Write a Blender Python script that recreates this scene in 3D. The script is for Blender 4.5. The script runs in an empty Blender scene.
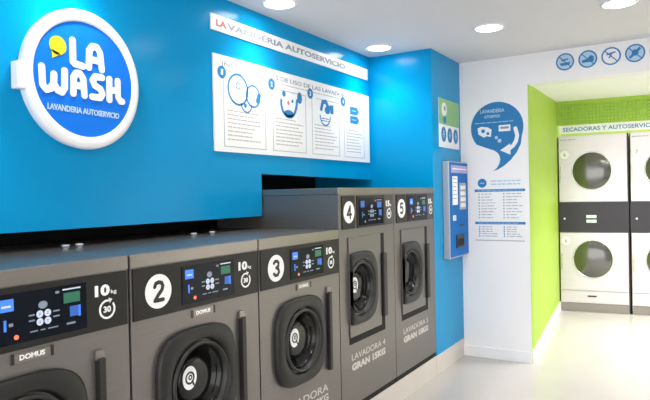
import bpy, bmesh, math, random
from mathutils import Vector, Matrix
PI = math.pi; cos = math.cos; sin = math.sin
sc = bpy.context.scene
COL = sc.collection
random.seed(4)

# ------------------------------------------------------------ camera, world, exposure
F, YAW, PITCH, ROLL = 597.15, 0.54913, -0.009215, -0.020436
f = Vector((-sin(YAW)*cos(PITCH), cos(YAW)*cos(PITCH), sin(PITCH)))
r = Vector((cos(YAW), sin(YAW), 0)); u = r.cross(f)
r2 = r*cos(ROLL) + u*sin(ROLL); u2 = -r*sin(ROLL) + u*cos(ROLL)
cd = bpy.data.cameras.new('camera'); cam = bpy.data.objects.new('camera', cd); COL.objects.link(cam)
cam.matrix_world = Matrix(((r2.x, u2.x, -f.x, 0), (r2.y, u2.y, -f.y, 0), (r2.z, u2.z, -f.z, 1.34), (0, 0, 0, 1)))
cd.sensor_width = 36; cd.lens = 36*F/650; cd.clip_start = .02
sc.camera = cam
w = bpy.data.worlds.new('world'); sc.world = w; w.use_nodes = True
w.node_tree.nodes['Background'].inputs[0].default_value = (1, .985, .97, 1)
w.node_tree.nodes['Background'].inputs[1].default_value = 2.3
vs = sc.view_settings
vs.view_transform = 'Standard'; vs.look = 'None'; vs.gamma = 1; vs.use_curve_mapping = False; vs.exposure = 0.47
DOWNLIGHT_W = 17
ALCOVE_W = 62

# ------------------------------------------------------------ materials
def mat(name, rgb, rough=.5, metal=0, emit=0, noise=0, nscale=8, brushed=False, bump=0, coat=0, spec=.5):
    m = bpy.data.materials.new(name); m.use_nodes = True
    nt = m.node_tree; b = nt.nodes['Principled BSDF']
    b.inputs['Base Color'].default_value = (*rgb, 1); b.inputs['Roughness'].default_value = rough
    b.inputs['Metallic'].default_value = metal; b.inputs['Coat Weight'].default_value = coat; b.inputs['Specular IOR Level'].default_value = spec
    if emit:
        b.inputs['Emission Color'].default_value = (*rgb, 1); b.inputs['Emission Strength'].default_value = emit
    if noise or brushed or bump:
        tc = nt.nodes.new('ShaderNodeTexCoord'); mp = nt.nodes.new('ShaderNodeMapping'); nz = nt.nodes.new('ShaderNodeTexNoise')
        nt.links.new(tc.outputs['Object'], mp.inputs[0]); nt.links.new(mp.outputs[0], nz.inputs[0])
        nz.inputs['Scale'].default_value = nscale
        if brushed: mp.inputs['Scale'].default_value = (1.5, 1.5, 60)
        mx = nt.nodes.new('ShaderNodeMix'); mx.data_type = 'RGBA'
        mx.inputs[6].default_value = (*[c*(1-noise) for c in rgb], 1); mx.inputs[7].default_value = (*[min(1, c*(1+noise)) for c in rgb], 1)
        nt.links.new(nz.outputs[0], mx.inputs[0]); nt.links.new(mx.outputs[2], b.inputs['Base Color'])
        if brushed or bump:
            bp = nt.nodes.new('ShaderNodeBump'); bp.inputs['Strength'].default_value = bump or .05; bp.inputs['Distance'].default_value = .002
            nt.links.new(nz.outputs[0], bp.inputs['Height']); nt.links.new(bp.outputs[0], b.inputs['Normal'])
    return m
M = dict(
    blue=mat('blue_laminate', (.0004, .285, .60), .19, noise=.03, nscale=2, spec=.12),
    white=mat('white_paint', (.88, .87, .88), .6, noise=.02, nscale=3),
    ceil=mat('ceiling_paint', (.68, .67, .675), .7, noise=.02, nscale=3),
    soffit=mat('soffit_paint', (.93, .93, .93), .6, noise=.01),
    green=mat('lime_paint', (.37, .56, .065), .5, noise=.03, nscale=3, spec=.25),
    floor=mat('floor_tile', (.47, .445, .42), .24, noise=.05, nscale=2.5),
    plinth=mat('plinth_tile', (.62, .575, .53), .35, noise=.05, nscale=4),
    board=mat('white_board', (.86, .87, .88), .35, noise=.01),
    gunmetal=mat('dark_stainless', (.21, .196, .187), .36, .7, noise=.10, nscale=3, brushed=True),
    lid=mat('top_stainless', (.27, .245, .225), .28, .8, noise=.08, nscale=3, brushed=True),
    steel=mat('stainless', (.64, .60, .63), .32, .6, noise=.06, nscale=3, brushed=True),
    panel=mat('charcoal_panel', (.016, .015, .014), .42, noise=.1, spec=.3),
    panel2=mat('grey_panel', (.05, .048, .044), .4, noise=.1),
    dark=mat('black_plastic', (.014, .0135, .013), .42, noise=.1),
    ring=mat('door_plastic', (.015, .0145, .014), .42, noise=.1, spec=.4),
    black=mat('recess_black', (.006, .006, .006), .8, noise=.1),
    screen=mat('screen_glass', (.004, .006, .012), .15, noise=.1, spec=.15),
    glass=mat('porthole_glass', (.010, .010, .010), .12, noise=.1, spec=.35),
    dglass=mat('dryer_glass', (.16, .16, .155), .16, .85, noise=.1),
    chrome=mat('chrome', (.75, .75, .75), .15, 1, noise=.02),
    drum=mat('drum_steel', (.30, .30, .29), .25, .9, noise=.1),
    print_white=mat('white_print', (.93, .93, .93), .5, noise=.01),
    etch=mat('pale_print', (.62, .60, .56), .5, noise=.02),
    signwhite=mat('sign_white', (.85, .86, .88), .4, noise=.01),
    signblue=mat('sign_blue', (.002, .17, .74), .4, noise=.02, spec=.2),
    ink=mat('blue_ink', (.008, .19, .47), .5, noise=.02),
    ink2=mat('mid_blue_ink', (.01, .20, .50), .5, noise=.02),
    pale=mat('pale_blue_ink', (.45, .62, .78), .5, noise=.02),
    greyink=mat('grey_ink', (.27, .30, .36), .5, noise=.02),
    thin=mat('faint_ink', (.46, .42, .40), .5, noise=.02),
    red=mat('red_ink', (.65, .10, .08), .5, noise=.02),
    yellow=mat('yellow_ink', (.62, .58, .01), .45, noise=.02),
    bronze=mat('black_band', (.018, .015, .022), .3, noise=.1),
    grille=mat('grille_green', (.30, .56, .02), .5, noise=.02),
    grilleback=mat('grille_back', (.72, .80, .35), .6, noise=.02),
    kiosk=mat('kiosk_blue', (.004, .15, .50), .5, noise=.02, spec=.12),
    kgrey=mat('kiosk_grey', (.42, .45, .50), .4, .3, noise=.02),
    lilac=mat('lilac_strip', (.38, .36, .68), .4, noise=.02),
    pgreen=mat('leaf_green', (.25, .50, .22), .5, noise=.05),
    e_blue=mat('lit_blue', (.04, .16, .7), .4, emit=.6),
    e_dblue=mat('lit_dark_blue', (.02, .08, .32), .4, emit=.6),
    e_green=mat('lit_green', (.015, .11, .06), .4, emit=.4),
    e_white=mat('lit_white', (.45, .5, .6), .4, emit=.4),
    e_dim=mat('lit_dim', (.14, .17, .22), .4, emit=.6),
    e_red=mat('lit_red', (1., .12, .06), .4, emit=1.2),
    e_lcd=mat('lit_lcd', (.55, .75, .62), .4, emit=.35),
    lamp=mat('lamp_lit', (1., .98, .95), .4, emit=22),
)

# ------------------------------------------------------------ mesh builder
class MB:
    def __init__(s): s.v = []; s.f = []; s.mi = []; s.mats = []; s.sm = []
    def _m(s, m):
        if m not in s.mats: s.mats.append(m)
        return s.mats.index(m)
    def add(s, vs_, fs, m, smooth=False):
        o = len(s.v); s.v += [tuple(x) for x in vs_]; k = s._m(m)
        for q in fs: s.f.append([o+i for i in q]); s.mi.append(k); s.sm.append(smooth)
        return s
    def box(s, x0, x1, y0, y1, z0, z1, m, bev=0):
        if bev:
            bm = bmesh.new(); bmesh.ops.create_cube(bm, size=1)
            for v in bm.verts: v.co = Vector(((x0+x1)/2+v.co.x*(x1-x0), (y0+y1)/2+v.co.y*(y1-y0), (z0+z1)/2+v.co.z*(z1-z0)))
            bmesh.ops.bevel(bm, geom=bm.edges[:], offset=bev, segments=2, profile=.6, affect='EDGES')
            bm.verts.index_update()
            s.add([v.co[:] for v in bm.verts], [[v.index for v in q.verts] for q in bm.faces], m); bm.free(); return s
        p = [(x0,y0,z0),(x1,y0,z0),(x1,y1,z0),(x0,y1,z0),(x0,y0,z1),(x1,y0,z1),(x1,y1,z1),(x0,y1,z1)]
        return s.add(p, [(0,3,2,1),(4,5,6,7),(0,1,5,4),(1,2,6,5),(2,3,7,6),(3,0,4,7)], m)
    def prism(s, pts, ya, yb, m):           # 2D outline (x,z), front at ya (nearer the viewer, smaller y), back at yb
        n = len(pts); a = sum(pts[i][0]*pts[(i+1)%n][1]-pts[(i+1)%n][0]*pts[i][1] for i in range(n))
        if a < 0: pts = pts[::-1]
        v = [(x, ya, z) for x, z in pts]+[(x, yb, z) for x, z in pts]
        return s.add(v, [list(range(n)), list(range(2*n-1, n-1, -1))]+[(i, i+n, (i+1)%n+n, (i+1)%n) for i in range(n)], m)
    def rect(s, x0, x1, z0, z1, y, m, t=.001): return s.box(x0, x1, y-t, y, z0, z1, m)
    def disc(s, cx, cz, rx, y, m, rz=None, t=.001, n=40):
        rz = rz or rx
        return s.prism([(cx+rx*cos(2*PI*i/n), cz+rz*sin(2*PI*i/n)) for i in range(n)], y-t, y, m)
    def ringd(s, cx, cz, ro, ri, y, m, t=.001, a0=0, a1=2*PI, n=40):
        full = abs(a1-a0-2*PI) < 1e-6; k = n if full else n+1; v = []
        for i in range(k):
            a = a0+(a1-a0)*i/n
            for rr, yy in ((ro, y-t), (ri, y-t), (ri, y), (ro, y)): v.append((cx+rr*cos(a), yy, cz+rr*sin(a)))
        fs = []
        for i in range(n):
            j = (i+1) % k
            for q in range(4): fs.append((4*i+q, 4*i+(q+1) % 4, 4*j+(q+1) % 4, 4*j+q))
        if not full: fs += [(0, 3, 2, 1), (4*n, 4*n+1, 4*n+2, 4*n+3)]
        return s.add(v, fs, m)
    def stroke(s, pts, wd, y, m, t=.002):   # round-ended thick line
        s.k = getattr(s, 'k', 0)
        for i in range(len(pts)-1):
            (x0, z0), (x1, z1) = pts[i], pts[i+1]; a = math.atan2(z1-z0, x1-x0); h = wd/2; o = []
            for k in range(9): b = a-PI/2+PI*k/8; o.append((x1+h*cos(b), z1+h*sin(b)))
            for k in range(9): b = a+PI/2+PI*k/8; o.append((x0+h*cos(b), z0+h*sin(b)))
            s.k += 1; s.prism(o, y-t-s.k*.00006, y-s.k*.00003, m)
        return s
    def loft(s, loops, m, smooth=True, cap0=False, cap1=False):
        n = len(loops[0]); v = [p for L in loops for p in L]; fs = []
        for i in range(len(loops)-1):
            for j in range(n): fs.append((i*n+j, i*n+(j+1) % n, (i+1)*n+(j+1) % n, (i+1)*n+j))
        if cap0: fs.append(list(range(n-1, -1, -1)))
        if cap1: fs.append([(len(loops)-1)*n+j for j in range(n)])
        return s.add(v, fs, m, smooth)
    def holed(s, x0, x1, ya, yb, z0, z1, hole, m):      # slab with a hole: hole is a loop of (x, z); ya front, yb back
        n = len(hole); cx = sum(p[0] for p in hole)/n; cz = sum(p[1] for p in hole)/n; o = []
        for x, z in hole:
            dx, dz = x-cx, z-cz
            t = min(((x1 if dx > 0 else x0)-cx)/dx if abs(dx) > 1e-6 else 1e9, ((z1 if dz > 0 else z0)-cz)/dz if abs(dz) > 1e-6 else 1e9)
            o.append([cx+dx*t, cz+dz*t])
        for c in ((x0, z0), (x1, z0), (x1, z1), (x0, z1)):
            i = min(range(n), key=lambda k: (o[k][0]-c[0])**2+(o[k][1]-c[1])**2); o[i] = list(c)
        return s.loft([[(p[0], yb, p[1]) for p in o], [(p[0], ya, p[1]) for p in o], [(p[0], ya, p[1]) for p in hole], [(p[0], yb, p[1]) for p in hole]], m, False)
    def shell(s, x0, x1, y0, y1, z0, z1, m):             # box without its front face
        p = [(x0,y0,z0),(x1,y0,z0),(x1,y1,z0),(x0,y1,z0),(x0,y0,z1),(x1,y0,z1),(x1,y1,z1),(x0,y1,z1)]
        return s.add(p, [(0,3,2,1),(4,5,6,7),(1,2,6,5),(2,3,7,6),(3,0,4,7)], m)
    def build(s, name, parent=None, loc=None):
        me = bpy.data.meshes.new(name); me.from_pydata(s.v, [], s.f)
        for m in s.mats: me.materials.append(M[m])
        for p, k, q in zip(me.polygons, s.mi, s.sm): p.material_index = k; p.use_smooth = q
        bm = bmesh.new(); bm.from_mesh(me); bmesh.ops.recalc_face_normals(bm, faces=bm.faces); bm.to_mesh(me); bm.free()
        me.update()
        o = bpy.data.objects.new(name, me); COL.objects.link(o)
        if parent: o.parent = parent
        if loc: o.location = loc
        return o
_tc = {}
def text_geo(body, bold):
    k = (body, bold)
    if k not in _tc:
        c = bpy.data.curves.new('t', 'FONT'); c.body = body; c.size = 1; c.extrude = .02; c.offset = bold; c.resolution_u = 3
        o = bpy.data.objects.new('t', c); COL.objects.link(o)
        dg = bpy.context.evaluated_depsgraph_get(); me = bpy.data.meshes.new_from_object(o.evaluated_get(dg))
        _tc[k] = ([v.co.copy() for v in me.vertices], [list(p.vertices) for p in me.polygons])
        bpy.data.objects.remove(o); bpy.data.curves.remove(c); bpy.data.meshes.remove(me)
    return _tc[k]
def text(mb, body, x0, x1, z0, z1, y, m, bold=.02, t=.001, rot=0):
    vs_, fs = text_geo(body, bold)
    ax = min(v.x for v in vs_); bx = max(v.x for v in vs_); ay = min(v.y for v in vs_); by = max(v.y for v in vs_)
    cx, cz = (x0+x1)/2, (z0+z1)/2; out = []
    for v in vs_:
        X = x0+(v.x-ax)/(bx-ax)*(x1-x0)-cx; Z = z0+(v.y-ay)/(by-ay)*(z1-z0)-cz
        out.append((cx+X*cos(rot)-Z*sin(rot), y-(t if v.z > 0 else 0), cz+X*sin(rot)+Z*cos(rot)))
    mb.add(out, fs, m)
def greek(mb, x0, x1, zs, y, m, h=.006, gap=.3):    # lines of illegible small print
    for z in zs:
        x = x0
        end = x1-random.random()*gap*(x1-x0)
        while x < end-.01:
            l = min(random.uniform(.015, .05), end-x); mb.rect(x, x+l, z-h/2, z+h/2, y, m, t=.0008); x += l+.007
def tag(o, label, cat, group=None, kind=None):
    o['label'] = label; o['category'] = cat
    if group: o['group'] = group
    if kind: o['kind'] = kind
    return o
def thing(name, label, cat, loc=(0, 0, 0), rz=0, group=None):
    o = bpy.data.objects.new(name, None); COL.objects.link(o); o.location = loc; o.rotation_euler = (0, 0, rz)
    o.empty_display_size = .1
    return tag(o, label, cat, group)
def struct(name, mb):
    o = mb.build(name); o['kind'] = 'structure'; return o
def copy_thing(root, loc, rz=None):
    c = root.copy(); COL.objects.link(c); c.location = loc
    if rz is not None: c.rotation_euler = (0, 0, rz)
    for ch in list(root.children):
        d = ch.copy(); COL.objects.link(d); d.parent = c
        for g in list(ch.children):
            e = g.copy(); COL.objects.link(e); e.parent = d
    return c

# ------------------------------------------------------------ room shell
H = 2.39; YB = 4.76
TH = math.radians(6); DO = Vector((-1.252, 7.0, 0)); DU = Vector((cos(TH), sin(TH), 0)); DN = Vector((-sin(TH), cos(TH), 0))
struct('floor', MB().box(-2.75, 3.2, -1.5, 8.2, -.1, 0, 'floor'))
struct('ceiling', MB().box(-2.75, 3.2, -1.5, YB+.25, H, H+.1, 'ceil'))
# left side: blue bulkhead stepping up over the taller machines, dark recess behind
b = MB(); ol = [(-1.5, 1.224), (2.738, 1.224), (2.738, 1.466), (4.135, 1.446), (4.135, H), (-1.5, H)]
v = [(-2.1, y, z) for y, z in ol]+[(-2.16, y, z) for y, z in ol]; n = 6
b.add(v, [list(range(n)), list(range(2*n-1, n-1, -1))]+[(i, i+n, (i+1) % n+n, (i+1) % n) for i in range(n)], 'blue')
struct('wall_left', b)
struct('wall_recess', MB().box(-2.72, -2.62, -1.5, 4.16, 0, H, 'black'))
struct('trim_1', MB().box(-2.62, -1.6, -1.5, 4.135, 0, .14, 'plinth'))                 # plinth under the washers
b = MB().box(-2.62, -1.6, 4.135, YB, .14, H, 'blue'); struct('wall_column', b)
struct('trim_2', MB().box(-2.62, -1.598, 4.135, YB, 0, .14, 'plinth'))
# back wall with the opening of the dryer alcove
JX = -1.062
struct('wall_back', MB().box(-2.62, JX, YB, YB+.10, 0, H, 'white').box(JX, 3.1, YB, YB+.14, 2.16, H, 'white').box(2.2, 3.1, YB, YB+.14, 0, 2.16, 'white'))
struct('wall_right', MB().box(3.1, 3.2, -1.5, YB+.2, 0, H, 'white'))
struct('baseboard_back', MB().box(-1.598, JX, YB-.012, YB, 0, .085, 'board'))
JB = DO                                                                   # foot of the jamb at the dryers
def quad_prism(mb, pts, z0s, z1s, m):
    n = len(pts); vv = [(p[0], p[1], z) for p, z in zip(pts, z0s)]+[(p[0], p[1], z) for p, z in zip(pts, z1s)]
    return mb.add(vv, [list(range(n-1, -1, -1)), list(range(n, 2*n))]+[(i, (i+1) % n, (i+1) % n+n, i+n) for i in range(n)], m)
e2 = DO+DN*.9
b = MB(); quad_prism(b, [(JX, YB+.10), (DO.x, DO.y), (e2.x, e2.y), (e2.x-.12, e2.y), (DO.x-.12, DO.y), (JX-.12, YB+.10)], [0]*6, [2.6]*6, 'green')
b.box(JX-.02, JX+.002, YB+.003, YB+.101, 0, 2.165, 'green')
struct('wall_alcove_left', b)
b = MB(); quad_prism(b, [(JX+.002, YB+.003), (JX+.014, YB+.003), (DO.x+.014, DO.y), (DO.x+.001, DO.y)], [0]*4, [.10]*4, 'board')
struct('baseboard_alcove', b)
er = DO+DU*3.3
b = MB(); quad_prism(b, [(2.2, YB+.14), (2.32, YB+.14), (er.x+.12, er.y+.8), (er.x, er.y+.8)], [0]*4, [2.6]*4, 'white'); struct('wall_alcove_right', b)
b = MB(); p = [(JX-.1, YB+.002), (2.4, YB+.002), (er.x+.1, er.y), (DO.x-.1, DO.y)]
quad_prism(b, p, [2.16, 2.16, 2.312, 2.312], [2.20, 2.20, 2.36, 2.36], 'soffit'); struct('ceiling_alcove', b)
b = MB(); bo = DO+DN*.86; bu = bo+DU*3.4
quad_prism(b, [(bo.x-.1, bo.y), (bu.x, bu.y), (bu.x+DN.x*.1, bu.y+.1), (bo.x-.1, bo.y+.1)], [0]*4, [2.5]*4, 'green'); struct('wall_alcove_back', b)

# ------------------------------------------------------------ downlights
def downlight(x, y, z, label, watts, angle=118, grp='recessed ceiling downlights'):
    t = thing('downlight', label, 'ceiling light', (x, y, z), 0, grp)
    m = MB(); L = []
    for rr, zz in ((.098, 0), (.098, -.006), (.084, -.008), (.080, .002)): L.append([(rr*cos(2*PI*i/40), rr*sin(2*PI*i/40), zz) for i in range(40)])
    m.loft(L, 'white'); m.build('trim_ring', t)
    m = MB(); m.loft([[(.081*cos(2*PI*i/40), .081*sin(2*PI*i/40), zz) for i in range(40)] for zz in (-.003, 0)], 'lamp', False, True, True); m.build('diffuser', t)
    l = bpy.data.lights.new('lamp_light', 'SPOT'); l.energy = watts; l.spot_size = math.radians(angle); l.spot_blend = .8; l.shadow_soft_size = .05; l.color = (1, .97, .93)
    lo = bpy.data.objects.new('lamp_light', l); COL.objects.link(lo); lo.parent = t; lo.location = (0, 0, -.02)
    return t
DL = [(-1.90, 2.67, 'recessed downlight by the blue wall, above the left end of the banner'),
      (-1.90, 3.89, 'recessed downlight in the corner by the blue column'),
      (-1.09, 3.84, 'recessed downlight in the middle of the ceiling, before the white wall'),
      (-.33, 3.77, 'recessed downlight at the top right edge, in front of the round icons'),
      (-1.90, 1.45, 'recessed downlight by the blue wall above the round logo sign'), (-1.90, .23, 'recessed downlight by the blue wall, behind the viewer'),
      (-1.0, 2.88, 'recessed downlight over the aisle beside the middle of the washer row'), (-1.0, 1.3, 'recessed downlight over the aisle beside the near end of the washer row'),
      (.9, 3.8, 'recessed downlight over the right side, nearest the alcove'), (.3, 2.5, 'recessed downlight over the middle of the room'),
      (.3, 1.2, 'recessed downlight over the right side, near the viewer'), (1.6, 2.5, 'recessed downlight nearest the right wall')]
for x, y, lab in DL: downlight(x, y, H, lab, DOWNLIGHT_W)
AL = [(-.02, 5.5, 'front left'), (.5, 5.5, 'second front'), (1.0, 5.5, 'third front'), (1.6, 5.5, 'front right'), (.02, 6.35, 'rear left'), (.5, 6.35, 'second rear'), (1.0, 6.35, 'third rear'), (1.5, 6.35, 'rear right')]
for x, y, pl in AL:
    downlight(x, y, 2.16+(y-YB)/(7.1-YB)*.148-.006, pl+' downlight in the alcove ceiling before the dryers', ALCOVE_W, angle=130, grp='alcove downlights')

# ------------------------------------------------------------ washing machines
RZ = PI/2
def sq(cx, cz, hw, hh, n, y, k=72, clip=None):
    o = []
    for i in range(k):
        a = 2*PI*i/k; c, s_ = cos(a), sin(a)
        x = cx+hw*math.copysign(abs(c)**(2/n), c); z = cz+hh*math.copysign(abs(s_)**(2/n), s_)
        if clip is not None: x = max(clip, x)
        o.append((x, y, z))
    return o
def hole_of(cx, cz, R, clip=None, q=.66): return [(p[0], p[2]) for p in sq(cx+.006, cz, R*q, R*q, 2, 0, clip=clip)]
def door_parts(root, cx, cz, R, clip=None, sticker=True):
    m = MB()
    m.loft([sq(cx, cz, R*1.0, R*.985, 3.4, 0, clip=clip), sq(cx, cz, R*1.0, R*.985, 3.4, -.018, clip=clip), sq(cx, cz, R*.97, R*.955, 3.3, -.024, clip=clip),
            sq(cx+.004, cz, R*.80, R*.80, 2.5, -.027, clip=clip), sq(cx+.006, cz, R*.76, R*.77, 2.2, -.024, clip=clip), sq(cx+.006, cz, R*.70, R*.71, 2, .012, clip=clip)], 'ring')
    d = m.build('door', root)
    L = []
    for k, (q, y) in enumerate(((.72, -.018), (.70, -.026), (.66, -.026), (.64, .0))): L.append(sq(cx+.006, cz, R*q, R*q, 2, y, clip=clip))
    MB().loft(L, 'dark').build('porthole_rim', d)
    L = []
    for q, y in ((.655, .0), (.63, .018), (.60, .020), (.585, .040), (.555, .042), (.54, .062), (.50, .064), (.48, .085), (.45, .088), (.435, .03), (.415, .014), (.30, .011), (.001, .010)): L.append(sq(cx+.006, cz, R*q, R*q, 2, y, clip=clip))
    MB().loft(L, 'glass').build('porthole_glass', d)
    # glints of light on the ribbed drum edges, shaped as chrome arcs
    for q, y, a0, a1 in ((.600, .0195, -.7, .35), (.553, .0415, -.8, .3), (.497, .0635, -.9, .2)):
        MB().ringd(cx+.006, cz, R*q, R*(q-.018), y, 'chrome', t=.002, a0=a0, a1=a1, n=16).build('rib_glint', d)
    if sticker:
        m = MB(); sx, sz = cx-.030, cz+.015; Y0 = .010
        m.disc(sx, sz, .036, Y0, 'print_white', .044, t=.002); m.ringd(sx, sz, .024, .017, Y0-.002, 'dark'); m.ringd(sx+.002, sz+.002, .010, .005, Y0-.002, 'dark')
        m.stroke([(sx+.012, sz-.014), (sx+.02, sz-.03)], .008, Y0-.002, 'dark', t=.001)
        m.build('round_sticker', d)
    return d
def display(root, x0, x1, z0, z1, y, lit=True):
    m = MB().box(x0, x1, y-.003, y, z0, z1, 'screen'); s = m.build('display', root)
    W = x1-x0; Hh = z1-z0; yy = y-.0032
    def P(name, *rs):
        g = MB()
        for a, b, c, d_, mm in rs:
            if not lit: mm = {'e_blue': 'e_dblue', 'e_white': 'e_dim', 'e_green': 'e_dblue'}.get(mm, mm)
            g.rect(x0+a*W, x0+b*W, z0+c*Hh, z0+d_*Hh, yy-(.001 if mm == 'e_white' and name == 'logo_light' else 0), mm)
        g.build(name, s)
    P('logo_light', (.05, .20, .66, .90, 'e_blue'), (.08, .17, .74, .78, 'e_white'))
    P('bar_light', (.10, .125, .28, .50, 'e_blue'), (.15, .19, .36, .42, 'e_dim'))
    MB().disc(x0+.22*W, z0+.13*Hh, .0065, yy, 'e_red' if lit else 'e_dim').build('status_light', s)
    g = MB().disc(x0+.50*W, z0+.68*Hh, .014, yy, 'e_dim', .011)
    for i in (0, 1):
        for j in (0, 1):
            cx = x0+(.465+.085*i)*W; cz = z0+(.34+.16*j)*Hh; g.ringd(cx, cz, .0105, .0035, yy, 'e_white' if lit else 'e_dim', n=16); g.rect(cx-.007, cx+.007, cz-.0015, cz+.0015, yy, 'e_white')
    g.build('digit_readout', s)
    for q in ((.35, .41, .38, .41, 'e_dim'), (.35, .41, .49, .52, 'e_dim'), (.61, .68, .38, .41, 'e_dim'), (.61, .68, .49, .52, 'e_dim'), (.64, .68, .86, .91, 'e_dim'), (.76, .86, .16, .20, 'e_dim'), (.36, .44, .16, .185, 'e_dim'), (.47, .52, .16, .185, 'e_dim'), (.55, .66, .16, .185, 'e_dim')): P('program_mark', q)
    P('green_window', (.73, .92, .62, .84, 'e_green'), (.72, .93, .90, .93, 'e_white'))
    P('blue_window', (.80, .90, .32, .54, 'e_dblue'), (.90, .925, .30, .54, 'e_blue'))
    return s
def badge(root, cx, cz, r_, num, y):
    bg = MB().disc(cx, cz, r_, y, 'print_white', t=.002, n=48).build('number_badge', root)
    if num:
        m = MB(); yy = y-.002; q = r_*.50; wd = r_*.23
        P = {'2': [(-.62, .55), (-.45, .9), (0, 1.02), (.45, .9), (.62, .55), (.5, .15), (-.1, -.4), (-.62, -.98), (.65, -.98)],
             '3': [(-.6, .75), (-.3, 1.0), (.25, 1.0), (.6, .7), (.5, .25), (0, .05), (.5, -.15), (.65, -.6), (.3, -1.0), (-.3, -1.02), (-.65, -.75)],
             '4': [(.35, -1.0), (.35, 1.0), (-.7, -.4), (.75, -.4)],
             '5': [(.55, 1.0), (-.5, 1.0), (-.55, .15), (.1, .3), (.6, -.05), (.6, -.6), (.2, -1.0), (-.6, -.85)],
             '1': [(-.35, .6), (.1, 1.0), (.1, -1.0)]}[num]
        m.stroke([(cx+a*q, cz+b_*q*1.05) for a, b_ in P], wd, yy, 'dark', t=.001); m.build('numeral', bg)
def capacity(root, x0, x1, cz, kg, y, mm='print_white'):
    m = MB(); W = x1-x0
    text(m, kg, x0, x0+W*.68, cz+.014, cz+.050, y, mm, .045); text(m, 'kg', x0+W*.74, x0+W*1.0, cz+.014, cz+.030, y, mm, .0)
    cx = x0+W*.55; cc = cz-.030
    m.ringd(cx, cc, .031, .0245, y, mm, a0=1.1, a1=1.1+2*PI*.93); text(m, '30', cx-.014, cx+.014, cc-.010, cc+.010, y, mm, .03)
    m.prism([(cx+.006, cc+.036), (cx+.020, cc+.030), (cx+.010, cc+.018)], y-.001, y, mm)
    m.build('capacity_print', root)
def nameplate(root, x0, x1, cz, y):
    p = MB().box(x0, x1, y-.003, y, cz-.013, cz+.013, 'lid').build('nameplate', root)
    m = MB(); m.rect(x0, x0+.010, cz-.015, cz+.015, y-.003, 'dark'); m.rect(x1-.010, x1, cz-.015, cz+.015, y-.003, 'dark')
    text(m, 'DOMUS', x0+.025, x1-.028, cz-.007, cz+.008, y-.003, 'print_white', .03); m.build('name_print', p)
def small_washer(num, label, y0, hoses):
    t = thing('washing_machine', label, 'washing machine', (-1.6, y0, .14), RZ, 'row of front loading washers')
    W = .691; z = lambda a: a-.14
    MB().holed(.004, W, 0, .015, .034, z(1.105), hole_of(.310, z(.648), .208), 'gunmetal').shell(.0041, W-.0001, .015, .85, .034, z(1.105), 'gunmetal').build('cabinet', t)
    MB().box(.004, W-.002, .006, .83, 0, .034, 'black').build('base', t)
    MB().box(.002, W+.001, -.004, .855, z(1.105), z(1.152), 'lid', .004).build('top_cover', t)
    MB().box(.012, W-.006, -.006, .01, z(.925), z(1.102), 'panel', .002).build('control_panel', t)
    badge(t, .122, z(1.013), .060, num, -.006)
    display(t, .235, .525, z(.945), z(1.085), -.006)
    capacity(t, .558, .640, z(1.018), '10', -.006)
    nameplate(t, .285, .415, z(.902), 0)
    d = door_parts(t, .310, z(.648), .208)
    h = MB().box(.557, .583, -.022, -.0, z(.44), z(.84), 'dark', .004).box(.553, .585, -.012, 0, z(.835), z(.866), 'lid', .003)
    h.build('door_handle', t)
    if hoses:
        for s_ in hoses:
            ring = lambda zz, rr: [(s_+rr*cos(2*PI*i/16), .44+rr*sin(2*PI*i/16), zz) for i in range(16)]
            MB().loft([ring(z(1.152), .011), ring(z(1.160), .011), ring(z(1.160), .015), ring(z(1.168), .015)], 'kgrey', True, False, True).build('water_inlet', t)
    m = MB(); text(m, 'LAVADORA', .13, .56, z(.335), z(.372), 0, 'etch', .0); text(m, 'NORMAL 10KG', .13, .56, z(.285), z(.322), 0, 'etch', .03); m.build('lower_print', t, (0, 0, 0))
    return t
small_washer('1', 'leftmost dark grey washer, cut off by the left edge, red light on its display', .655, None)
small_washer('2', 'dark grey washer with a round white badge numbered 2', 1.352, (.075, .135))
small_washer('3', 'dark grey washer with a round white badge numbered 3, beside the first taller washer', 2.048, (.07, .2))
def large_washer(num, label, y0, kg):
    t = thing('washing_machine', label, 'washing machine', (-1.6, y0, .14), RZ, 'row of front loading washers')
    W = .692; z = lambda a: a-.14
    hl = hole_of(.215, z(.815), .205, .104); MB().holed(.003, W, 0, .015, .034, z(1.338), hl, 'gunmetal').shell(.0031, W-.0001, .015, .85, .034, z(1.338), 'gunmetal').build('cabinet', t)
    MB().box(.004, W-.002, .006, .83, 0, .034, 'black').build('base', t)
    MB().box(.001, W+.002, -.005, .855, z(1.338), z(1.374), 'lid', .004).build('top_cover', t)
    MB().box(.035, .180, -.006, .01, z(1.148), z(1.330), 'panel', .002).box(.205, .545, -.006, .01, z(1.148), z(1.330), 'panel', .002).box(.552, .675, -.006, .01, z(1.148), z(1.330), 'panel2', .002).build('control_panel', t)
    badge(t, .108, z(1.240), .060, num, -.006)
    display(t, .225, .53, z(1.16), z(1.315), -.006, lit=(num == '5'))
    capacity(t, .575, .650, z(1.245), kg, -.006)
    MB().holed(.098, .545, -.002, .005, z(.512), z(1.10), hl, 'black').build('door_gap', t)
    MB().holed(.098, .486, -.008, .004, z(.552), z(1.10), hl, 'gunmetal').build('door_plate', t)
    d = door_parts(t, .215, z(.815), .205, clip=.104, sticker=(num == '4'))
    MB().box(.496, .540, -.026, 0, z(.60), z(.98), 'dark', .005).build('door_handle', t)
    m = MB(); text(m, 'LAVADORA '+num, .12, .54, z(.420), z(.455), 0, 'etch', .0); text(m, 'GRAN '+kg+'KG', .12, .54, z(.362), z(.402), 0, 'etch', .05); m.build('lower_print', t, (0, 0, 0))
    return t
large_washer('4', 'taller dark grey washer numbered 4, its left side showing above the lower row', 2.744, '15')
large_washer('5', 'taller dark grey washer at the end of the row, against the blue column', 3.440, '15')

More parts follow.
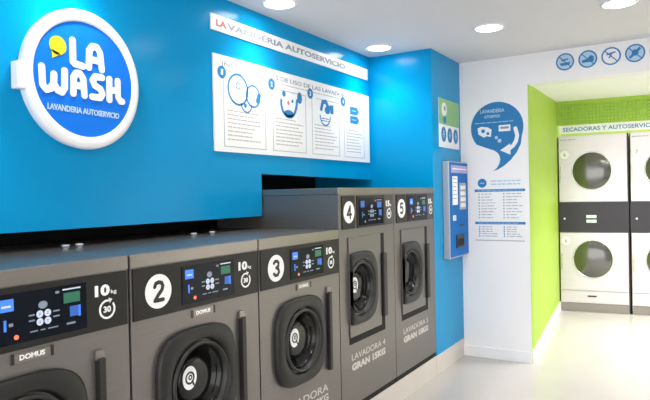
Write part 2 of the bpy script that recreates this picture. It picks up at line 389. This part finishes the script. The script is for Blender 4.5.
# ------------------------------------------------------------ round logo sign
t = thing('logo_sign', 'round blue and white sign shaped like a porthole door on the blue wall', 'sign', (-2.1, 1.549, 1.818), RZ)
m = MB(); L = []
for rx, y in ((.260, 0), (.266, -.03), (.264, -.046), (.256, -.052), (.236, -.052), (.229, -.047), (.227, -.030)):
    L.append([(rx*cos(2*PI*i/80), y, rx*(1.045 if rx > .24 else 1.0)*sin(2*PI*i/80)) for i in range(80)])
m.loft(L, 'signwhite'); m.box(-.288, -.252, -.045, 0, -.072, .030, 'signwhite', .008); rim = m.build('sign_rim', t)
MB().disc(0, 0, .232, -.016, 'signblue', .229, t=.026, n=64).build('sign_face', t)
m = MB(); yy = -.042; wd = .027
def S(*pts): m.stroke(pts, wd, yy, 'signwhite', t=.004)
S((-.052, .146), (-.052, .062), (-.045, .056), (-.008, .052))                                   # L
S((.020, .052), (.024, .120), (.040, .140), (.060, .140), (.075, .120), (.082, .052)); S((.026, .086), (.078, .084))   # A
m.build('sign_letters', t, (-.007, 0, 0))
m = MB(); wd = .027
S((-.186, .022), (-.184, -.045), (-.168, -.062), (-.150, -.055), (-.138, -.035), (-.136, .000)); S((-.138, -.035), (-.122, -.058), (-.104, -.064), (-.092, -.045), (-.090, .020))  # W
S((-.054, -.062), (-.051, .002), (-.038, .020), (-.022, .020), (-.008, .002), (-.004, -.064)); S((-.050, -.028), (-.008, -.030))   # A
S((.082, .020), (.050, .020), (.036, .002), (.044, -.016), (.072, -.028), (.082, -.046), (.070, -.064), (.032, -.064))  # S
S((.118, .020), (.116, -.066)); S((.160, .018), (.160, -.050), (.172, -.066), (.182, -.066)); S((.118, -.024), (.160, -.026))   # H
m.build('sign_letters', t, (-.007, 0, 0))
m = MB(); text(m, 'LAVANDERIA AUTOSERVICIO', -.165, .165, -.138, -.114, yy, 'pale', .03, rot=-.02, t=.002); m.build('sign_caption', t, (-.007, 0, 0))
m = MB(); m.disc(-.123, .113, .036, yy, 'yellow', t=.003); m.prism([(-.150, .095), (-.148, .060), (-.112, .082)], yy-.003, yy, 'yellow'); m.build('yellow_drop', t)

# ------------------------------------------------------------ banner and instruction board
t = thing('banner', 'long narrow white banner strip with a line of lettering high on the blue wall', 'banner', (-2.1, 2.33, 2.205), RZ)
MB().box(0, 1.75, -.008, 0, 0, .083, 'board').build('banner_board', t)
m = MB(); text(m, 'LA', .04, .12, .025, .060, -.008, 'red', .03); text(m, 'VANDERIA AUTOSERVICIO', .125, 1.40, .025, .060, -.008, 'greyink', .03); m.build('banner_print', t)
t = thing('instruction_board', 'large white instruction poster with four numbered steps on the blue wall', 'poster', (-2.1, 2.34, 1.577), RZ)
Z = lambda a: a-1.577
X = lambda a: a-2.34
MB().box(0, 1.75, -.008, 0, 0, .508, 'board').build('poster_board', t)
m = MB(); text(m, 'INSTRUCCIONES DE USO DE LAS LAVADORAS', .07, 1.45, .450, .476, -.008, 'greyink', .01); greek(m, .10, 1.45, [.432], -.008, 'thin', .005, .1); m.build('poster_title', t)
for k, (a, b_, nx) in enumerate(((2.415, 2.778, 2.393), (2.848, 3.205, 2.829), (3.278, 3.63, 3.248), (3.700, 4.00, 3.676))):
    m = MB(); x0, x1 = X(a), X(b_); z0, z1 = Z(1.605), Z(1.975); w_ = .003
    m.rect(x0, x1, z0, z0+w_, -.008, 'greyink'); m.rect(x0+.05, x1, z1-w_, z1, -.008, 'greyink'); m.rect(x0, x0+w_, z0, z1, -.008, 'greyink'); m.rect(x1-w_, x1, z0, z1, -.008, 'greyink')
    greek(m, x0+.03, x1-.02, [Z(1.80)-.022*i for i in range(8)], -.008, 'thin', .006, .35); m.build('step_frame', t)
    m = MB(); c = X(nx)+.012; m.disc(c, Z(1.995), .033, -.009, 'ink'); text(m, str(k+1), c-.008, c+.008, Z(1.98), Z(2.01), -.010, 'board', .04); m.build('step_number', t)
    m = MB(); cx = (x0+x1)/2; cz = Z(1.90)
    if k == 0:
        m.ringd(cx-.06, cz+.02, .088, .076, -.008, 'ink2'); m.ringd(cx-.06, cz+.04, .02, .014, -.008, 'ink2')
        m.ringd(cx+.07, cz+.0, .065, .055, -.008, 'ink2'); m.ringd(cx+.01, cz-.05, .05, .041, -.008, 'ink2', a0=PI, a1=2*PI)
        m.stroke([(cx+.11, cz-.02), (cx+.125, cz+.01)], .03, -.008, 'ink2'); m.disc(cx, cz-.06, .012, -.008, 'ink2')
    if k == 1:
        m.disc(cx-.06, cz+.055, .018, -.008, 'ink'); m.disc(cx+.11, cz+.05, .026, -.008, 'ink', .036); m.stroke([(cx+.08, cz+.03), (cx+.07, cz-.02)], .02, -.008, 'ink')
        m.ringd(cx-.01, cz+.0, .09, .070, -.008, 'ink2', a0=PI*.92, a1=PI*1.95); m.disc(cx-.01, cz-.060, .05, -.008, 'ink', .022); m.disc(cx-.015, cz+.005, .012, -.008, 'red'); m.disc(cx+.03, cz+.02, .010, -.008, 'ink2')
    if k == 2:
        m.stroke([(cx-.06, cz+.01), (cx-.04, cz+.06), (cx, cz+.065), (cx+.03, cz+.03), (cx+.07, cz+.03)], .028, -.008, 'ink'); m.disc(cx+.02, cz+.01, .035, -.008, 'ink', .026); m.rect(cx+.06, cx+.10, cz-.01, cz+.05, -.008, 'ink')
        m.ringd(cx-.01, cz-.03, .07, .060, -.008, 'ink2', a0=PI, a1=2*PI); greek(m, cx-.06, cx+.05, [cz-.05, cz-.065], -.008, 'ink2', .006, .1)
    if k == 3:
        for dz in (.045, -.02):
            m.rect(cx-.06, cx+.055, cz+dz-.027, cz+dz+.027, -.008, 'ink2'); m.rect(cx+.055, cx+.072, cz+dz-.012, cz+dz+.012, -.008, 'ink2')
            m.rect(cx-.035, cx+.03, cz+dz-.003, cz+dz+.003, -.0092, 'pale')
    m.build('step_picture', t)

# ------------------------------------------------------------ column: small poster and payment kiosk
t = thing('column_poster', 'small green and white poster on the blue column above the payment kiosk', 'poster', (-1.6, 4.265, 1.68), RZ)
MB().box(0, .45, -.004, 0, 0, .372, 'board').build('poster_board', t)
m = MB(); m.rect(.0, .45, .175, .372, -.004, 'pgreen'); m.disc(.11, .29, .055, -.005, 'board', .055); m.disc(.12, .215, .03, -.005, 'ink'); m.disc(.12, .30, .02, -.006, 'greyink')
m.build('green_field', t)
m = MB()
for k in range(3): m.disc(.095+.135*k, .10, .052, -.004, 'ink2', .058); m.rect(.07+.135*k, .12+.135*k, .095, .105, -.005, 'pale'); m.rect(.085+.135*k, .105+.135*k, .075, .13, -.005, 'pale')
m.build('round_symbols', t)
t = thing('payment_kiosk', 'tall blue wall mounted payment kiosk on the blue column', 'payment machine', (-1.6, 4.322, .83), RZ)
MB().box(0, .432, -.052, 0, 0, .745, 'kgrey', .006).build('housing', t)
MB().box(.012, .424, -.058, -.05, .012, .735, 'kiosk', .003).build('front_plate', t)
m = MB().box(.03, .41, -.062, -.058, .655, .715, 'lilac'); m.rect(.05, .38, .682, .690, -.062, 'print_white'); m.build('header_strip', t)
m = MB().box(.055, .165, -.062, -.058, .41, .63, 'print_white'); greek(m, .065, .155, [.61-.03*i for i in range(6)], -.062, 'greyink', .006); m.build('price_label', t)
m = MB().box(.215, .36, -.062, -.058, .37, .58, 'kgrey')
for i in range(3):
    for j in range(4): m.box(.23+.042*i, .258+.042*i, -.066, -.062, .39+.046*j, .42+.046*j, 'print_white')
m.build('keypad', t)
m = MB().box(.06, .12, -.062, -.058, .29, .33, 'print_white'); m.rect(.085, .095, .295, .325, -.062, 'dark'); m.build('coin_slot', t)
MB().box(.22, .30, -.063, -.058, .24, .255, 'dark').build('card_slot', t)
m = MB().box(.12, .29, -.068, -.058, .075, .175, 'dark', .004); m.box(.135, .275, -.070, -.067, .09, .145, 'black'); m.build('payout_tray', t)

# ------------------------------------------------------------ white wall: speech bubble sticker, price chart, lintel icons
t = thing('bubble_decal', 'large blue speech bubble sticker with a curved white arrow on the white wall', 'wall sticker', (-1.511, YB, 1.498), 0)
fx = lambda a: (a-25)/250*.415
fz = lambda b_: .547-(b_-30)/330*.547
out = []
for k in range(0, 31):
    a = math.radians(218-k*(218+20)/30); out.append((fx(150)+.2075*cos(a), fz(152)+.203*sin(a)))
for a, b_ in ((262, 235), (242, 275), (215, 308), (185, 334), (155, 352), (130, 360), (148, 345), (160, 325), (165, 305), (162, 288), (152, 272), (135, 260), (112, 252)): out.append((fx(a), fz(b_)))
MB().prism(out, -.002, 0, 'ink').build('bubble_sheet', t)
m = MB(); y = -.002
text(m, 'LAVANDERIA', fx(72), fx(188), fz(80), fz(62), y, 'pale', .02); text(m, 'AUTOSERVICIO', fx(92), fx(168), fz(104), fz(90), y, 'pale', .02); m.build('bubble_lettering', t)
m = MB(); greek(m, fx(45), fx(235), [fz(126)], y, 'pale', .005, .02)
m.prism([(fx(58), fz(150)), (fx(75), fz(143)), (fx(108), fz(148)), (fx(126), fz(160)), (fx(122), fz(195)), (fx(100), fz(190)), (fx(90), fz(197)), (fx(62), fz(180))], y-.001, y, 'board')
m.disc(fx(85), fz(165), .015, y-.001, 'ink'); m.disc(fx(108), fz(178), .012, y-.001, 'ink')
m.rect(fx(160), fx(215), fz(172), fz(142), y, 'board'); m.rect(fx(168), fx(208), fz(160), fz(150), y-.001, 'greyink')
m.disc(fx(148), fz(200), .013, y, 'pale'); m.disc(fx(163), fz(216), .015, y, 'pale'); m.build('bubble_pictures', t)
m = MB(); P = [(238, 162), (246, 195), (240, 222), (226, 243), (205, 258)]
m.stroke([(fx(a), fz(b_)) for a, b_ in P], .030, y, 'board', t=.001); m.prism([(fx(212), fz(232)), (fx(214), fz(285)), (fx(165), fz(262))], y-.0016, y, 'board'); m.build('bubble_arrow', t)

t = thing('price_chart', 'tall printed chart with two blue bars and columns of text below the speech bubble', 'chart', (-1.492, YB, .945), 0)
MB().box(-.005, .405, -.002, 0, -.01, .50, 'board').build('chart_sheet', t)
gx = lambda a: (a-22)/270*.40
gz = lambda b_: .50-(b_-30)/350*.50
m = MB(); m.disc(gx(66), gz(58), .036, -.002, 'ink2'); m.rect(gx(55), gx(78), gz(61), gz(56), -.003, 'pale'); m.build('chart_logo', t)
m = MB(); greek(m, gx(112), gx(285), [gz(48), gz(66)], -.002, 'pale', .011, .1); m.build('chart_heading', t)
for b_ in (100, 282):
    m = MB().rect(gx(24), gx(292), gz(b_+7), gz(b_-7), -.002, 'ink2'); greek(m, gx(40), gx(280), [gz(b_)], -.003, 'pale', .004, .1); m.build('chart_bar', t)
m = MB()
for c0, c1 in ((42, 150), (175, 280)):
    for k in range(9): zz = gz(120+k*16.5); m.disc(gx(c0+6), zz, .006, -.002, 'greyink', n=10); greek(m, gx(c0+18), gx(c1), [zz], -.002, 'greyink', .005, .4)
    for k in range(5): zz = gz(303+k*13); m.disc(gx(c0+6), zz, .006, -.002, 'ink2', n=10); greek(m, gx(c0+18), gx(c1), [zz], -.002, 'greyink', .005, .4)
m.rect(gx(24), gx(285), gz(381), gz(377), -.002, 'greyink'); m.build('chart_rows', t)

sym = ['leftmost round blue icon sticker, showing a tray shape', 'second round blue icon sticker from the left, showing a shoe shape',
       'third round blue icon sticker from the left, with an open white field', 'fourth round blue icon sticker from the left, with a crossed shape', 'round blue icon sticker cut off by the right edge']
for k, cx in enumerate((-.786, -.629, -.474, -.320, -.166)):
    t = thing('round_icon_decal', sym[k]+', above the alcove', 'wall sticker', (cx, YB, 2.294), 0, 'round icon stickers over the dryer alcove')
    m = MB().disc(0, 0, .058, 0, 'board' if k == 2 else 'pale', t=.001); m.build('disc', t)
    m = MB().ringd(0, 0, .064, .054, -.0002, 'ink', t=.002)
    s = 1 if k != 3 else -1
    m.stroke([(-.038, .038), (.038, -.038)], .007, -.001, 'ink', t=.0016); m.build('prohibition_ring', t)
    m = MB(); y = -.001
    if k == 0: m.prism([(-.038, -.008), (.038, -.004), (.028, -.026), (-.028, -.028)], y-.0005, y, 'ink2'); m.stroke([(-.02, .012), (.018, .018)], .012, y, 'ink2', t=.0005)
    if k == 1: m.prism([(-.04, -.024), (-.038, -.004), (-.005, .002), (.018, .026), (.040, .016), (.040, -.022)], y-.0005, y, 'ink')
    if k == 2: m.stroke([(-.026, .014), (-.004, .020), (.026, .026)], .010, y, 'ink2', t=.0005); m.stroke([(.004, .016), (-.012, -.010)], .010, y, 'ink2', t=.0005)
    if k == 3: m.stroke([(-.030, -.026), (.028, .030)], .018, y, 'ink', t=.0005); m.disc(.0, .004, .022, y, 'ink', t=.0005)
    if k == 4: m.stroke([(-.02, -.02), (0, .025), (.02, -.02)], .012, y, 'ink', t=.0005)
    m.build('pictogram', t)

# ------------------------------------------------------------ dryers
def porthole(root, cz):
    m = MB(); c = .343
    rg = lambda q, y: [(c+q*cos(2*PI*i/64), y, cz+q*1.04*sin(2*PI*i/64)) for i in range(64)]
    d = m.loft([rg(.203, -.010), rg(.202, -.020), rg(.198, -.023), rg(.194, -.023), rg(.190, -.016), rg(.189, -.010)], 'chrome').build('door_ring', root)
    MB().loft([rg(.190, -.013), rg(.16, -.024), rg(.11, -.034), rg(.05, -.039), rg(.001, -.040)], 'dglass').build('porthole_glass', d)
    return d
def dryer(s, labtxt, idx):
    o = DO+DU*s
    t = thing('stacked_dryer', labtxt, 'tumble dryer', (o.x, o.y, 0), TH, 'stainless stacked dryers in the green alcove')
    W = .690
    MB().box(.012, W, .004, .80, .0, 1.932, 'steel', .003).build('cabinet', t)
    MB().box(W+.001, W+.0145, .02, .70, .0, 1.93, 'dark').build('side_gap', t)
    p = MB().box(.014, W-.002, -.012, .004, .236, .866, 'steel', .004).build('door_panel', t); 
    p2 = MB().box(.014, W-.002, -.012, .004, 1.204, 1.925, 'steel', .004).build('door_panel', t)
    k = MB().box(.014, W-.002, -.010, .004, .10, .228, 'steel', .003).build('lint_drawer', t); MB().box(.285, .375, -.018, -.010, .168, .184, 'dark', .003).build('drawer_handle', k)
    MB().box(.014, W-.002, -.004, .004, .006, .095, 'lid', .002).build('kick_plate', t)
    b_ = MB().box(.004, W+.010, -.016, .004, .870, 1.200, 'bronze', .004).build('control_band', t)
    for zz in (.992, 1.042):
        m = MB().box(.285, .385, -.019, -.016, zz-.016, zz+.016, 'e_lcd'); text(m, '88', .327, .343, zz-.008, zz+.008, -.019, 'kgrey', .02); m.build('timer_display', b_)
    m = MB().disc(.065, 1.02, .010, -.016, 'e_lcd', t=.003, n=16); m.build('indicator_button', b_)
    for zz, pp in ((.580, p), (1.538, p2)):
        porthole(t, zz)
        m = MB().box(.030, .044, -.034, -.012, zz-.12, zz+.06, 'chrome', .004); m.build('door_handle', pp)
    for zz in (.775, 1.722):
        m = MB().disc(.075, zz, .046, -.012, 'print_white', t=.002, n=32); bd = m.build('number_badge', t)
        m = MB(); text(m, str(idx), .063, .087, zz-.020, zz+.020, -.014, 'greyink', .02); m.build('numeral', bd)
    m = MB(); greek(m, .03, .20, [1.885], -.012, 'greyink', .010, .1); m.build('maker_print', t)
    return t
dryer(0, 'stainless stacked dryer beside the green side wall of the alcove', 6)
dryer(.706, 'stainless stacked dryer cut off by the right edge of the photo', 7)
dryer(1.412, 'stainless stacked dryer further right in the alcove, out of view', 8)
o = DO+DU*.0
t = thing('dryer_sign', 'narrow white sign strip with blue lettering along the top of the dryers', 'sign', (o.x, o.y, 1.950), TH)
MB().box(.020, 2.10, -.014, 0, 0, .093, 'board').build('sign_strip', t)
m = MB()
text(m, 'SECADORAS Y AUTOSERVICIO', .06, .98, .024, .068, -.014, 'ink2', .02)
m.build('sign_lettering', t)
t = thing('vent_grille', 'lime green perforated grille panel above the dryers', 'grille', (o.x, o.y, 2.045), TH)
m = MB().box(.002, 2.10, -.006, .01, .225, .268, 'green').box(.002, 2.10, -.006, .01, 0, .022, 'green').box(.002, .035, -.006, .01, .022, .225, 'green').box(2.065, 2.10, -.006, .01, .022, .225, 'green'); m.build('grille_frame', t)
m = MB()
for i in range(58): x = .040+.035*i; m.box(x, x+.015, -.003, .003, .022, .225, 'grille')
for i in range(6): zz = .030+.034*i; m.box(.035, 2.065, -.004, .002, zz, zz+.014, 'grille')
m.build('grille_mesh', t)
MB().box(.002, 2.10, .012, .02, 0, .268, 'grilleback').build('grille_backing', t)
